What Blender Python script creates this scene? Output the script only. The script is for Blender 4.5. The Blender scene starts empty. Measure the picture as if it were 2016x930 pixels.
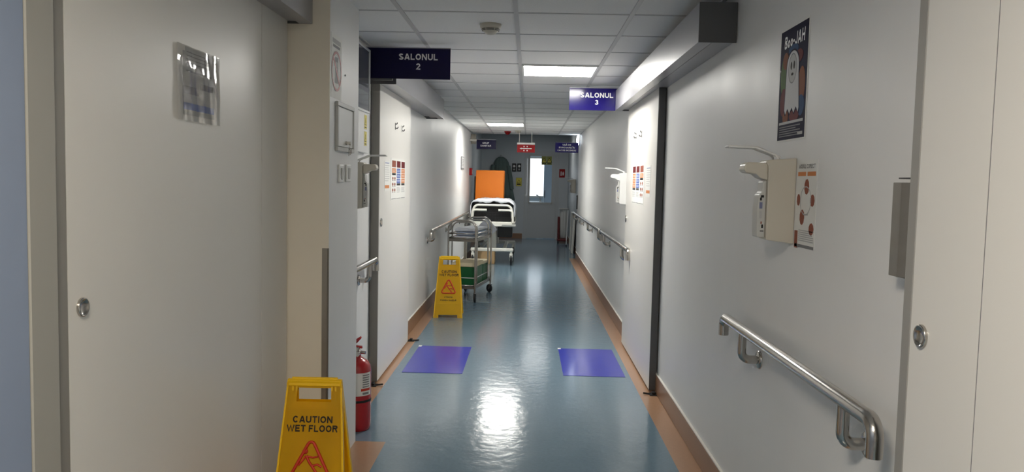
import bpy, bmesh, math, random
import numpy as np
from mathutils import Matrix, Vector
random.seed(5)
S = bpy.context.scene
COL = S.collection

# ------------------------------------------------------------------ camera
IMW, IMH = 2016, 930
CAM_H = 1.425
F_PX, PITCH, YAW, ROLL = 1563.87, 0.069, 0.0204, 0.0223
fw = Vector((-math.sin(YAW)*math.cos(PITCH), math.cos(YAW)*math.cos(PITCH), -math.sin(PITCH)))
rt = Vector((math.cos(YAW), math.sin(YAW), 0)); up = rt.cross(fw)
r2 = rt*math.cos(ROLL) + up*math.sin(ROLL)
u2 = up*math.cos(ROLL) - rt*math.sin(ROLL)
cd = bpy.data.cameras.new('camera'); cam = bpy.data.objects.new('camera', cd); COL.objects.link(cam)
cd.sensor_fit = 'HORIZONTAL'; cd.sensor_width = 36.0; cd.lens = F_PX*36.0/IMW
cd.clip_start = 0.05; cd.clip_end = 100
M = Matrix((r2, u2, -fw)).transposed().to_4x4(); M.translation = Vector((0, 0, CAM_H))
cam.matrix_world = M
S.camera = cam

# ------------------------------------------------------------------ world, view
wd = bpy.data.worlds.new('world'); S.world = wd; wd.use_nodes = True
wd.node_tree.nodes['Background'].inputs[0].default_value = (.6, .75, 1, 1)
wd.node_tree.nodes['Background'].inputs[1].default_value = 0.3
S.view_settings.view_transform = 'Standard'; S.view_settings.look = 'None'
S.view_settings.gamma = 1; S.view_settings.use_curve_mapping = False
S.view_settings.exposure = 1.75
PANEL_L = 13.4        # radiance of the two ceiling panels in view
NEAR_L = 17.0         # warmer, weaker panel just above the photographer
FILL_L = 3.6        # unseen fill panels added to brighten the lobby and the room beyond
DAY_L = 0.45          # window of the room beyond the end door
LAMP_L = 4.0        # small bulkhead lamp at the far end

# ------------------------------------------------------------------ materials
def lin(c):
    return tuple(((v/255)/12.92 if v/255 <= .04045 else ((v/255+.055)/1.055)**2.4) for v in c)
def mat(name, rgb, rough=.5, metal=0, spec=.5, noise=0, nscale=20, bump=0, bscale=60, emit=None, estr=0,
        trans=0, rvar=0, stretch=None, coat=0):
    m = bpy.data.materials.new(name); m.use_nodes = True
    nt = m.node_tree; b = nt.nodes['Principled BSDF']
    col = lin(rgb)+(1,)
    b.inputs['Base Color'].default_value = col
    b.inputs['Roughness'].default_value = rough
    b.inputs['Metallic'].default_value = metal
    b.inputs['Specular IOR Level'].default_value = spec
    b.inputs['Coat Weight'].default_value = coat
    b.inputs['Coat Roughness'].default_value = .05
    if trans:
        b.inputs['Transmission Weight'].default_value = trans
    tc = None
    def coords():
        nonlocal tc
        if tc is None:
            t = nt.nodes.new('ShaderNodeTexCoord'); mp = nt.nodes.new('ShaderNodeMapping')
            if stretch: mp.inputs['Scale'].default_value = stretch
            nt.links.new(t.outputs['Object'], mp.inputs['Vector']); tc = mp
        return tc.outputs['Vector']
    def noi(sc, det=3):
        n = nt.nodes.new('ShaderNodeTexNoise'); n.inputs['Scale'].default_value = sc
        n.inputs['Detail'].default_value = det; nt.links.new(coords(), n.inputs['Vector']); return n
    if noise:
        n = noi(nscale); mx = nt.nodes.new('ShaderNodeMix'); mx.data_type = 'RGBA'
        mx.inputs['A'].default_value = tuple(max(0, v*(1-noise)) for v in col[:3])+(1,)
        mx.inputs['B'].default_value = tuple(min(1, v*(1+noise)) for v in col[:3])+(1,)
        nt.links.new(n.outputs['Fac'], mx.inputs['Factor']); nt.links.new(mx.outputs['Result'], b.inputs['Base Color'])
    if rvar:
        n = noi(nscale*.5); mr = nt.nodes.new('ShaderNodeMapRange')
        mr.inputs['To Min'].default_value = max(0, rough-rvar); mr.inputs['To Max'].default_value = rough+rvar
        nt.links.new(n.outputs['Fac'], mr.inputs['Value']); nt.links.new(mr.outputs['Result'], b.inputs['Roughness'])
    if bump:
        n = noi(bscale, 4); bp = nt.nodes.new('ShaderNodeBump'); bp.inputs['Strength'].default_value = bump
        bp.inputs['Distance'].default_value = .01
        nt.links.new(n.outputs['Fac'], bp.inputs['Height']); nt.links.new(bp.outputs['Normal'], b.inputs['Normal'])
    if emit:
        b.inputs['Emission Color'].default_value = lin(emit)+(1,); b.inputs['Emission Strength'].default_value = estr
    return m
X = {}
X['wall'] = mat('wall_paint', (224, 224, 223), .44, spec=.32, noise=.025, nscale=6, bump=.045, bscale=9, rvar=.06, stretch=(1, 1, .35))
X['lobbywall'] = mat('wall_lobby_light', (190, 196, 200), .45, spec=.4, noise=.03, nscale=5)  # same wall as the corridor, the lobby's dim bluish light put into its colour
X['bluewall'] = mat('blue_paint', (138, 152, 176), .5, noise=.04, nscale=8)
X['ceil'] = mat('ceiling_tile', (236, 236, 235), .9, spec=.1, noise=.05, nscale=90, bump=.15, bscale=140)
X['tbar'] = mat('ceiling_bar', (196, 196, 196), .5)
X['floor'] = mat('blue_vinyl', (106, 130, 146), .15, spec=.42, noise=.10, nscale=55, bump=.16, bscale=14, rvar=.04)
X['tan'] = mat('tan_vinyl', (168, 132, 104), .28, spec=.5, noise=.08, nscale=45, bump=.04, bscale=8)
X['base'] = mat('brown_cove', (138, 104, 80), .35, noise=.06, nscale=30)
X['bead'] = mat('white_sealant', (225, 222, 215), .5)
X['leaf'] = mat('door_laminate', (220, 218, 213), .36, spec=.45, noise=.012, nscale=4, bump=.02, bscale=6, stretch=(1, 1, .5))
X['alu'] = mat('anodised_aluminium', (164, 164, 168), .34, metal=.45, noise=.03, nscale=30)
X['alup'] = mat('grey_profile', (92, 92, 93), .5, metal=.1)
X['aluq'] = mat('grey_profile_dim', (138, 135, 130), .5, metal=.1)
X['alur'] = mat('grey_profile_pale', (150, 148, 143), .5, metal=.1)
X['jamb'] = mat('grey_jamb', (158, 157, 150), .5)
X['warmlit'] = mat('return_warm_light', (226, 219, 204), .5, spec=.3, noise=.03, nscale=5)  # wall paint with the warm light on the return put into its colour
X['steel'] = mat('stainless_steel', (188, 184, 178), .2, metal=1, bump=.03, bscale=30)
X['bsteel'] = mat('brushed_steel', (150, 145, 138), .42, metal=.9, noise=.08, nscale=25)
X['dark'] = mat('black_rubber', (24, 24, 26), .55)
X['black'] = mat('black_plastic', (14, 15, 18), .4)
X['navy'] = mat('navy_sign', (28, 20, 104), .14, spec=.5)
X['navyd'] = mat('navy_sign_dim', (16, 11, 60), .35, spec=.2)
X['white'] = mat('white_plastic', (228, 228, 226), .35)
X['ivory'] = mat('ivory_plastic', (200, 194, 180), .34, noise=.02, nscale=10)
X['paper'] = mat('paper', (226, 226, 222), .6)
X['textw'] = mat('white_lettering', (238, 238, 238), .5)
X['textk'] = mat('black_lettering', (24, 14, 10), .7)
X['grey'] = mat('grey_ink', (120, 120, 122), .6)
X['lgrey'] = mat('light_grey_ink', (178, 178, 178), .6)
X['red'] = mat('red_paint', (170, 18, 24), .25, coat=.4)
X['redink'] = mat('red_ink', (196, 52, 24), .5)
X['redsign'] = mat('red_sign', (150, 16, 22), .45, spec=.2)
X['greyblue'] = mat('grey_blue_ink', (112, 118, 150), .5)
X['orangeink'] = mat('orange_ink', (206, 128, 72), .55)
X['brownink'] = mat('brown_ink', (150, 84, 62), .55)
X['rustink'] = mat('rust_ink', (140, 72, 52), .55)
X['blueink'] = mat('blue_ink', (76, 104, 178), .55)
X['yellow'] = mat('yellow_plastic', (236, 188, 10), .34, noise=.05, nscale=12)
X['yelsign'] = mat('yellow_sign', (214, 200, 80), .5)
X['olive'] = mat('olive_sign', (150, 152, 70), .5)
X['mat'] = mat('blue_film', (54, 62, 178), .12, spec=.6, noise=.06, nscale=10, bump=.03, bscale=8)
X['orange'] = mat('orange_vinyl', (255, 138, 30), .42, noise=.05, nscale=6, bump=.05, bscale=8)
X['sheet'] = mat('white_linen', (226, 230, 238), .85, noise=.04, nscale=10, bump=.2, bscale=14)
X['bluelinen'] = mat('pale_blue_linen', (176, 190, 212), .85, noise=.08, nscale=12, bump=.2, bscale=14)
X['wmetal'] = mat('cream_metal', (222, 222, 214), .35)
X['gmetal'] = mat('grey_metal', (150, 152, 150), .4, metal=.3)
X['green'] = mat('green_box', (14, 96, 52), .4)
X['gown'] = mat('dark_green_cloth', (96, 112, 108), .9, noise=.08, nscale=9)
X['cream'] = mat('cream_card', (234, 220, 186), .7, noise=.03, nscale=12)
X['card'] = mat('cardboard', (196, 164, 122), .8, noise=.06, nscale=20)
X['maroon'] = mat('maroon_plastic', (92, 24, 26), .45)
X['khaki'] = mat('dark_door_panel', (120, 124, 126), .5)
X['doorend'] = mat('end_door_laminate', (186, 190, 192), .45, noise=.02, nscale=5)
X['frame'] = mat('pale_frame', (188, 188, 184), .4)
X['clear'] = mat('clear_sleeve', (236, 236, 234), .06, spec=.5, trans=.85, bump=.10, bscale=9)
X['pane'] = mat('smoked_glass', (116, 120, 128), .05, spec=.9, coat=.6)
X['glass'] = mat('door_glass', (250, 252, 255), .02, trans=1.0)
X['glass'].node_tree.nodes['Principled BSDF'].inputs['IOR'].default_value = 1.02
X['clear'].node_tree.nodes['Principled BSDF'].inputs['IOR'].default_value = 1.25
X['panel'] = mat('lit_diffuser', (255, 255, 255), .5, emit=(255, 252, 244), estr=PANEL_L)
X['panelw'] = mat('lit_warm_diffuser', (255, 255, 255), .5, emit=(255, 242, 222), estr=NEAR_L)
X['panelfill'] = mat('added_fill_diffuser', (255, 255, 255), .5, emit=(255, 252, 246), estr=FILL_L)
X['lampglow'] = mat('lit_lamp_dome', (255, 255, 255), .4, emit=(232, 244, 255), estr=LAMP_L)
X['day'] = mat('bright_window', (255, 255, 255), .5, emit=(244, 250, 255), estr=DAY_L)
X['paleblue'] = mat('pale_blue_laminate', (206, 218, 224), .4)
X['ghost'] = mat('poster_white', (206, 206, 208), .6, spec=.15)
X['postbg'] = mat('poster_navy', (26, 24, 52), .6, spec=.05, coat=.03, noise=.3, nscale=9)
X['pgreen'] = mat('poster_green', (84, 108, 64), .6, spec=.08)
X['pblue'] = mat('poster_blue', (40, 72, 112), .6, spec=.08)
X['porange'] = mat('poster_orange', (132, 78, 52), .6, spec=.08)
X['pred'] = mat('poster_red', (104, 44, 46), .6, spec=.08)

# ------------------------------------------------------------------ mesh helpers
def T(x, y, z): return Matrix.Translation((x, y, z))
def RZ(a): return Matrix.Rotation(a, 4, 'Z')
def RX(a): return Matrix.Rotation(a, 4, 'X')
def RY(a): return Matrix.Rotation(a, 4, 'Y')
def basis(x, y, z): return Matrix((x, y, z)).transposed().to_4x4()
FACE = {'R': basis((0, -1, 0), (0, 0, 1), (-1, 0, 0)),     # on the right wall, looking back into the corridor
        'L': basis((0, 1, 0), (0, 0, 1), (1, 0, 0)),       # on the left wall
        'F': basis((1, 0, 0), (0, 0, 1), (0, -1, 0))}      # facing the photographer
def arc(cx, cy, rx, ry, a0, a1, n=10):
    return [(cx+rx*math.cos(math.radians(a0+(a1-a0)*k/n)), cy+ry*math.sin(math.radians(a0+(a1-a0)*k/n))) for k in range(n+1)]
SW = .215                               # stroke width of the bold grotesque capitals, cap height 1
def glyphs():
    h = SW/2; t = 1-h; m = .5; G = {}
    def g(c, w, *pl): G[c] = (w, pl)
    o = lambda w, a0=90, a1=450, n=28: arc(w/2, .5, w/2-h, .5-h, a0, a1, n)
    g('A', .96, [(.09, 0), (.42, t), (.54, t), (.87, 0)], [(.22, .30), (.74, .30)])
    g('C', .94, o(.94, 38, 322, 22)); g('O', .98, o(.98)); g('Q', .98, o(.98))
    g('D', .93, [(h, h), (h, t), (.40, t)]+arc(.40, .5, .53-h, .5-h, 90, -90, 14)+[(h, h)])
    g('E', .80, [(.78, t), (h, t), (h, h), (.80, h)], [(h, .52), (.72, .52)])
    g('F', .76, [(.76, t), (h, t), (h, 0)], [(h, .50), (.66, .50)])
    g('G', .98, o(.98, 40, 350, 22)+[(.98-h, .48), (.54, .48)])
    g('I', SW, [(h, 0), (h, 1)]); g('L', .74, [(h, 1), (h, h), (.74, h)])
    g('M', 1.06, [(h, 0), (h, t), (.53, .12), (1.06-h, t), (1.06-h, 0)])
    g('N', .92, [(h, 0), (h, 1)], [(.92-h, 0), (.92-h, 1)], [(h*1.15, .955), (.92-h*1.15, .045)])
    g('P', .84, [(h, 0), (h, t), (.52, t)]+arc(.52, .715, .32-h, .285-h, 90, -90, 10)+[(h, .43+h)])
    g('R', .90, [(h, 0), (h, t), (.55, t)]+arc(.55, .735, .32-h, .265-h, 90, -90, 10)+[(h, .47+h)], [(.52, .52), (.80, 0)])
    g('S', .86, arc(.43, .735, .40-h, .265-h, 20, 270, 14)[:-1]+arc(.43, .26, .43-h, .26-h+.01, 90, -160, 16))
    g('T', .82, [(0, t), (.82, t)], [(.41, t), (.41, 0)])
    g('U', .90, [(h, 1), (h, .38)]+arc(.45, .38, .45-h, .38-h, 180, 360, 14)+[(.90-h, 1)])
    g('V', .94, [(.08, 1), (.42, .06), (.52, .06), (.86, 1)])
    g('W', 1.30, [(.07, 1), (.36, .06), (.65, .92), (.94, .06), (1.23, 1)])
    g('Z', .80, [(.02, t), (.66, t), (.12, h), (.80, h)])
    g('2', .72, arc(.36, .69, .35-h, .31-h, 170, -30, 14)+[(.12, h), (.72, h)])
    g('3', .74, arc(.36, .73, .33-h, .27-h, 165, -90, 13), arc(.36, .29, .37-h, .29-h, 90, -168, 14))
    g('!', SW, [(h, 1), (h, .32)], [(h, 0), (h, .19)]); g('J', .70, [(.70-h, 1), (.70-h, .33)]+arc(.35, .33, .35-h, .33-h, 0, -170, 10))
    g('H', .90, [(h, 0), (h, 1)], [(.9-h, 0), (.9-h, 1)], [(h, .5), (.9-h, .5)])
    g('B', .88, [(h, h), (h, t), (.5, t)]+arc(.5, .745, .32-h, .255-h, 90, -90, 9)+[(h, .5)], [(.4, .52), (.5, .52)]+arc(.5, .26, .38-h, .26-h, 90, -90, 9)+[(h, h)])
    g('o', .66, arc(.33, .33, .33-h, .33-h, 0, 360, 22)); g('-', .40, [(0, .38), (.40, .38)])
    for a, b, mk in (('Ă', 'A', arc(.48, 1.30, .2, .14, 180, 360, 8)), ('Î', 'I', [(-.12, 1.14), (.095, 1.30), (.31, 1.14)]), ('Ş', 'S', [(.43, 0), (.43, -.13), (.32, -.22)]), ('Ţ', 'T', [(.41, 0), (.41, -.13), (.30, -.22)])):
        G[a] = (G[b][0], G[b][1]+(mk,))
    return G
GL = glyphs()
def ribbon(P, w):
    P = [Vector((p[0], p[1])) for p in P]; P = [p for i, p in enumerate(P) if i == 0 or (p-P[i-1]).length > 1e-4]
    closed = (P[0]-P[-1]).length < 1e-3
    if closed: P = P[:-1]
    N = len(P); vs = []; fs = []
    for i in range(N):
        a = P[i-1] if (i > 0 or closed) else None; c = P[(i+1) % N] if (i < N-1 or closed) else None
        d0 = (P[i]-a).normalized() if a is not None else None; d1 = (c-P[i]).normalized() if c is not None else None
        if d0 is None: d0 = d1
        if d1 is None: d1 = d0
        n0 = Vector((-d0.y, d0.x)); n1 = Vector((-d1.y, d1.x)); n = n0+n1
        n = n.normalized() if n.length > 1e-4 else n0
        k = w/2/max(.62, n.dot(n0))
        vs += [P[i]+n*k, P[i]-n*k]
    for i in range(N if closed else N-1):
        j = (i+1) % N; fs.append((2*i+1, 2*j+1, 2*j, 2*i))
    return [(v.x, v.y) for v in vs], fs
def text_mesh(body, bold=0):
    x = 0; vs = []; fs = []
    for ch in body:
        if ch == ' ': x += .38; continue
        w, pl = GL[ch]
        for q, P in enumerate(pl):
            v, f = ribbon(P, SW+bold); n = len(vs)
            vs += [(x+a, b-.5, q*.00006) for a, b in v]; fs += [tuple(k+n for k in t) for t in f]
        x += w+.16
    x -= .16
    return [(a-x/2, b, c) for a, b, c in vs], fs
def fillet(pts, rad, seg=5):
    pts = [Vector(p) for p in pts]
    if rad <= 0: return pts
    out = [pts[0]]
    for i in range(1, len(pts)-1):
        a, b, c = pts[i-1], pts[i], pts[i+1]
        u = (a-b); w = (c-b); lu, lw = u.length, w.length; u.normalize(); w.normalize()
        ang = u.angle(w)
        if ang > math.pi-.02: out.append(b); continue
        d = min(rad/math.tan(ang/2), lu*.49, lw*.49)
        p0, p1 = b+u*d, b+w*d
        rr = d*math.tan(ang/2); cen = b+(u+w).normalized()*(rr/math.sin(ang/2))
        a0 = (p0-cen); a1 = (p1-cen); tot = a0.angle(a1); ax = a0.cross(a1).normalized()
        for k in range(seg+1):
            out.append(cen + Matrix.Rotation(tot*k/seg, 3, ax) @ a0)
    out.append(pts[-1]); return out
class MB:
    def __init__(s): s.v = []; s.f = []; s.m = []; s.sm = []; s.mats = []
    def mi(s, m):
        m = X[m] if isinstance(m, str) else m
        if m not in s.mats: s.mats.append(m)
        return s.mats.index(m)
    def add(s, vs, fs, m, smooth=False, M=None):
        n = len(s.v); k = s.mi(m)
        for v in vs:
            v = Vector(v); s.v.append(tuple(M @ v) if M else tuple(v))
        for f in fs: s.f.append(tuple(i+n for i in f)); s.m.append(k); s.sm.append(smooth)
        return s
    def bm(s, bm, m, smooth=False, M=None):
        bm.verts.index_update()
        s.add([v.co for v in bm.verts], [tuple(v.index for v in f.verts) for f in bm.faces], m, smooth, M); bm.free(); return s
    def box(s, x0, x1, y0, y1, z0, z1, m, bev=0, seg=2, M=None):
        b = bmesh.new(); bmesh.ops.create_cube(b, size=1)
        for v in b.verts: v.co = Vector(((x0+x1)/2+v.co.x*(x1-x0), (y0+y1)/2+v.co.y*(y1-y0), (z0+z1)/2+v.co.z*(z1-z0)))
        if bev: bmesh.ops.bevel(b, geom=list(b.edges), offset=bev, segments=seg, affect='EDGES', profile=.5)
        return s.bm(b, m, False, M)
    def rect(s, cx, cy, w, h, m, z=0, t=.0006, M=None):
        return s.box(cx-w/2, cx+w/2, cy-h/2, cy+h/2, z, z+t, m, 0, 1, M)
    def prism(s, poly, z0, z1, m, M=None, bev=0):
        b = bmesh.new(); vs = [b.verts.new((p[0], p[1], z0)) for p in poly]
        f = b.faces.new(vs); b.normal_update()
        if f.normal.z > 0: f.normal_flip()
        r = bmesh.ops.extrude_face_region(b, geom=[f])
        bmesh.ops.translate(b, vec=(0, 0, z1-z0), verts=[g for g in r['geom'] if isinstance(g, bmesh.types.BMVert)])
        if bev:
            bmesh.ops.bevel(b, geom=[e for e in b.edges], offset=bev, segments=2, affect='EDGES', profile=.5)
        bmesh.ops.triangulate(b, faces=[f for f in b.faces if len(f.verts) > 4])
        bmesh.ops.recalc_face_normals(b, faces=list(b.faces))
        return s.bm(b, m, False, M)
    def tube(s, pts, r, m, n=12, rad=0, seg=5, closed=False, M=None):
        P = fillet(pts, rad, seg)
        P = [Vector(p) for p in P]; N = len(P)
        tang = []
        for i in range(N):
            a = P[(i-1) % N] if (closed or i > 0) else P[i]; c = P[(i+1) % N] if (closed or i < N-1) else P[i]
            tang.append((c-a).normalized())
        up = Vector((0, 0, 1)) if abs(tang[0].z) < .9 else Vector((1, 0, 0))
        nn = (up-tang[0]*up.dot(tang[0])).normalized(); vs = []; fs = []
        for i in range(N):
            if i: nn = (nn-tang[i]*nn.dot(tang[i])).normalized()
            bb = tang[i].cross(nn)
            rr = r[i] if isinstance(r, (list, tuple)) else r
            for k in range(n):
                a = 2*math.pi*k/n; vs.append(P[i]+(nn*math.cos(a)+bb*math.sin(a))*rr)
        for i in range(N if closed else N-1):
            j = (i+1) % N
            for k in range(n):
                l = (k+1) % n; fs.append((i*n+k, i*n+l, j*n+l, j*n+k))
        s.add(vs, fs, m, True, M)
        if not closed:
            s.add(vs[:n], [tuple(range(n))[::-1]], m, False, M); s.add(vs[-n:], [tuple(range(n))], m, False, M)
        return s
    def lathe(s, prof, m, n=24, M=None, smooth=True):
        vs = []; fs = []
        for (r, z) in prof:
            for k in range(n):
                a = 2*math.pi*k/n; vs.append((max(r, 1e-5)*math.cos(a), max(r, 1e-5)*math.sin(a), z))
        for i in range(len(prof)-1):
            for k in range(n):
                l = (k+1) % n; fs.append((i*n+k, i*n+l, (i+1)*n+l, (i+1)*n+k))
        s.add(vs, fs, m, smooth, M)
        s.add(vs[:n], [tuple(range(n))[::-1]], m, False, M); s.add(vs[-n:], [tuple(range(n))], m, False, M)
        return s
    def cyl(s, r, z0, z1, m, n=20, M=None): return s.lathe([(r, z0), (r, z1)], m, n, M)
    def text(s, body, size, cx, cy, m, z=.001, bold=0, sx=1, M=None, shear=0):    # size is the cap height
        vs, fs = text_mesh(body, bold)
        return s.add([(cx+(v[0]+shear*v[1])*size*sx, cy+v[1]*size, z+v[2]) for v in vs], fs, m, False, M)
    def build(s, name, parent=None, M=None):
        me = bpy.data.meshes.new(name); me.from_pydata(s.v, [], s.f)
        for m in s.mats: me.materials.append(m)
        me.polygons.foreach_set('material_index', s.m); me.polygons.foreach_set('use_smooth', s.sm)
        me.update()
        o = bpy.data.objects.new(name, me); COL.objects.link(o)
        if parent is not None: o.parent = parent
        if M is not None: o.matrix_basis = M
        return o
def tag(o, label=None, cat=None, group=None, kind=None):
    if label: o['label'] = label
    if cat: o['category'] = cat
    if group: o['group'] = group
    if kind: o['kind'] = kind
    return o
def thing(name, label, cat, M=None, group=None):
    o = bpy.data.objects.new(name, None); COL.objects.link(o); o.empty_display_size = .1
    if M is not None: o.matrix_world = M
    return tag(o, label, cat, group)
def struct(mb, name, parent=None, M=None):
    o = mb.build(name, parent, M)
    if parent is None: o['kind'] = 'structure'
    return o
def sroot(name):
    o = bpy.data.objects.new(name, None); COL.objects.link(o); o['kind'] = 'structure'; return o

# ------------------------------------------------------------------ the room
XL, XR, H = -1.085, .905, 2.30        # corridor walls and ceiling
PX, PY0, PY1 = -.91, 3.6, 4.2         # pier on the left
YE, YN = 14.9, -2.2                   # corridor's far end, wall behind the photographer
YD = 19.78                            # end wall with the windowed door
LL, LR, LH = -1.205, .955, 2.58       # lobby beyond the corridor

def quads(rects, z, name):
    mb = MB()
    for (x0, x1, y0, y1, m) in rects: mb.add([(x0, y0, z), (x1, y0, z), (x1, y1, z), (x0, y1, z)], [(0, 1, 2, 3)], m)
    return struct(mb, name)
quads([(-1.4, -.745, YN, PY1, 'tan'), (-.745, .778, YN, PY1, 'floor'), (.778, 1.1, YN, PY1, 'tan'),
       (-1.4, -.97, PY1, YE, 'tan'), (-.97, .778, PY1, YE, 'floor'), (.778, 1.1, PY1, YE, 'tan'),
       (-1.4, 1.1, YE, 25, 'floor')], 0, 'floor')
mb = MB(); mb.box(-1.4, 1.1, YN, YE, H, H+.06, 'ceil')
mb.box(-1.4, 1.1, YE, YD+.1, LH, LH+.06, 'lobbywall'); mb.box(-1.4, 1.1, YE-.06, YE, H+.06, LH+.06, 'lobbywall')
struct(mb, 'ceiling')
mb = MB()                              # exposed grid of the suspended ceiling
for k in (-2, -1, 0, 1):
    x = -.09+.6*k
    if x > -1.2: mb.box(x-.012, x+.012, YN, YE, H-.006, H+.001, 'tbar')
for i in range(-11, 19):
    y = 4.2+.6*i
    if YN < y < YE: mb.box(-1.2, XR, y-.009, y+.009, H-.003, H+.001, 'tbar')
mb.box(XR-.02, XR, YN, YE, H-.008, H+.001, 'tbar'); mb.box(XL, XL+.02, PY1, YE, H-.008, H+.001, 'tbar')
struct(mb, 'trim_1')
struct(MB().box(XL-.12, XL, PY1, YE, 0, H, 'wall'), 'wall_left')
mb = MB(); mb.box(-1.3, PX, PY0+.002, PY1, 0, H, 'wall'); mb.box(-1.3, PX-.0005, PY0, PY0+.002, 0, H, 'warmlit')
struct(mb, 'wall_pier')
struct(MB().box(-1.3, -1.165, 1.735, PY0, 0, H, 'warmlit'), 'wall_alcove')
struct(MB().box(-1.3, -1.089, YN, 1.70, 0, H, 'bluewall'), 'wall_left_near')
struct(MB().box(XR, XR+.12, YN, YE, 0, H, 'wall'), 'wall_right')
struct(MB().box(-1.3, 1.1, YN-.1, YN, 0, H, 'wall'), 'wall_near')
struct(MB().box(LL-.1, LL, YE, YD, 0, LH, 'lobbywall'), 'wall_lobby_left')
struct(MB().box(LR, LR+.1, YE, YD, 0, LH, 'lobbywall'), 'wall_lobby_right')
DX0, DX1, DZ = -.085, .682, 2.13
mb = MB(); mb.box(LL-.1, DX0, YD, YD+.12, 0, LH, 'lobbywall'); mb.box(DX1, LR+.1, YD, YD+.12, 0, LH, 'lobbywall')
mb.box(DX0, DX1, YD, YD+.12, DZ, LH, 'lobbywall'); struct(mb, 'wall_far')
# skirting
def skirting(name, segs):
    mb = MB()
    for (x0, x1, y0, y1) in segs:
        mb.box(x0, x1, y0, y1, 0, .13, 'base', .003, 1); mb.box(x0, x1, y0, y1, .1305, .136, 'bead')
    return struct(mb, name)
skirting('baseboard_right', [(XR-.012, XR, 1.2, YE), (LR-.012, LR, YE, YD)])
skirting('baseboard_left', [(XL, XL+.012, PY1, YE), (LL, LL+.012, YE, YD)])
skirting('baseboard_far', [(LL+.012, DX0-.07, YD-.012, YD), (DX1+.07, LR-.012, YD-.012, YD)])
# steel guard on the pier's near corner
g = MB().box(PX-.030, PX-.002, PY0-.0035, PY0, .03, 1.10, 'bsteel').box(PX-.004, PX+.0012, PY0-.0035, PY0+.004, .03, 1.10, 'bsteel')
tag(g.build('corner_guard'), 'narrow steel corner guard up the near edge of the left wall pier', 'corner guard')
# room beyond the end door
mb = MB(); mb.box(-1.3, -1.2, YD+.12, 24.1, 0, 2.6, 'paleblue'); mb.box(1.3, 1.4, YD+.12, 24.1, 0, 2.6, 'paleblue')
mb.box(-1.3, 1.4, 24, 24.1, 0, 2.6, 'paleblue'); mb.box(-1.3, 1.4, YD+.1, 24.1, 2.6, 2.66, 'white'); struct(mb, 'wall_room_beyond')
w = sroot('window_1')
MB().box(-.9, .50, 23.985, 23.995, 1.0, 2.12, 'day').build('window_pane', w)
mb = MB(); mb.box(-.9, .54, 23.95, 24, 2.12, 2.16, 'frame'); mb.box(.50, .54, 23.95, 24, 1.0, 2.12, 'frame'); mb.box(-.9, .56, 23.9, 24, .95, 1.0, 'frame')
mb.build('window_frame', w)

# ------------------------------------------------------------------ doors and their track covers
def pull(parent, Mx, r=.024):         # round flush pull
    mb = MB(); mb.lathe([(r, .0003), (r, .005), (r*.96, .007), (r*.86, .0072), (r*.80, .006), (r*.66, .0030), (r*.45, .0014), (r*.2, .0008), (.0001, .0006)], 'steel', 36)
    return mb.build('pull_handle', parent, Mx)
# near left sliding door
d = sroot('door_1')
lx = -1.10
mb = MB(); mb.box(lx-.045, lx, 1.868, 3.246, .015, 2.25, 'leaf'); mb.box(lx-.045, lx, 3.252, 3.59, .015, 2.25, 'leaf'); mb.build('door_leaf', d)
MB().box(lx-.046, lx+.001, 1.822, 1.866, .015, 2.25, 'aluq', .002, 1).build('edge_profile', d)
o = pull(d, T(lx, 1.925, 1.09) @ FACE['L']); o['label'] = 'round chrome flush pull'
o = MB().box(-1.16, -1.085, 1.702, 1.805, 0, H, 'jamb', .003, 1).build('jamb', d)
# second left sliding door
d = sroot('door_2'); l2 = -1.024
MB().box(l2-.043, l2, 5.415, 6.80, .018, 2.10, 'leaf', .002, 1).build('door_leaf', d)
MB().box(l2-.057, l2-.001, 5.400, 5.4145, .018, 2.10, 'aluq').build('edge_profile', d)
o = pull(d, T(l2, 5.48, 1.12) @ FACE['L'], .03)
def hook(parent, Mx):
    mb = MB(); mb.box(-.007, .007, -.026, .026, 0, .004, 'gmetal', .001, 1)
    mb.tube([(0, -.012, .003), (0, -.020, .016), (0, -.004, .022)], .004, 'alup', 8, .008); mb.tube([(0, .014, .003), (0, .018, .014), (0, .028, .016)], .0035, 'alup', 8, .006)
    return mb.build('coat_hook', parent, Mx)
for y_ in (6.03, 6.34): hook(d, T(l2, y_, 1.82) @ FACE['L'])
# second right sliding door
d = sroot('door_3'); l3 = .85
MB().box(l3, l3+.040, 5.385, 7.0, .018, 2.12, 'leaf', .002, 1).build('door_leaf', d)
MB().box(l3+.001, l3+.047, 5.370, 5.3845, .018, 2.12, 'alup').build('edge_profile', d)
pull(d, T(l3, 6.93, 1.12) @ FACE['R'], .03)
hook(d, T(l3, 6.43, 1.81) @ FACE['R']); hook(d, T(l3, 6.12, 1.805) @ FACE['R'])
# near right sliding door
d = sroot('door_4'); rx = .81
mb = MB(); mb.box(rx, rx+.045, 1.4245, 1.674, .015, 2.25, 'leaf'); mb.box(rx, rx+.045, .2, 1.4205, .015, 2.25, 'leaf'); mb.box(rx+.0008, rx+.04, 1.42, 1.425, .015, 2.25, 'grey')
mb.build('door_leaf', d)
MB().box(rx-.001, rx+.046, 1.675, 1.712, .015, 2.25, 'alur', .002, 1).build('edge_profile', d)
o = pull(d, T(rx, 1.625, 1.127) @ FACE['R']); o['label'] = 'round chrome flush pull'
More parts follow.
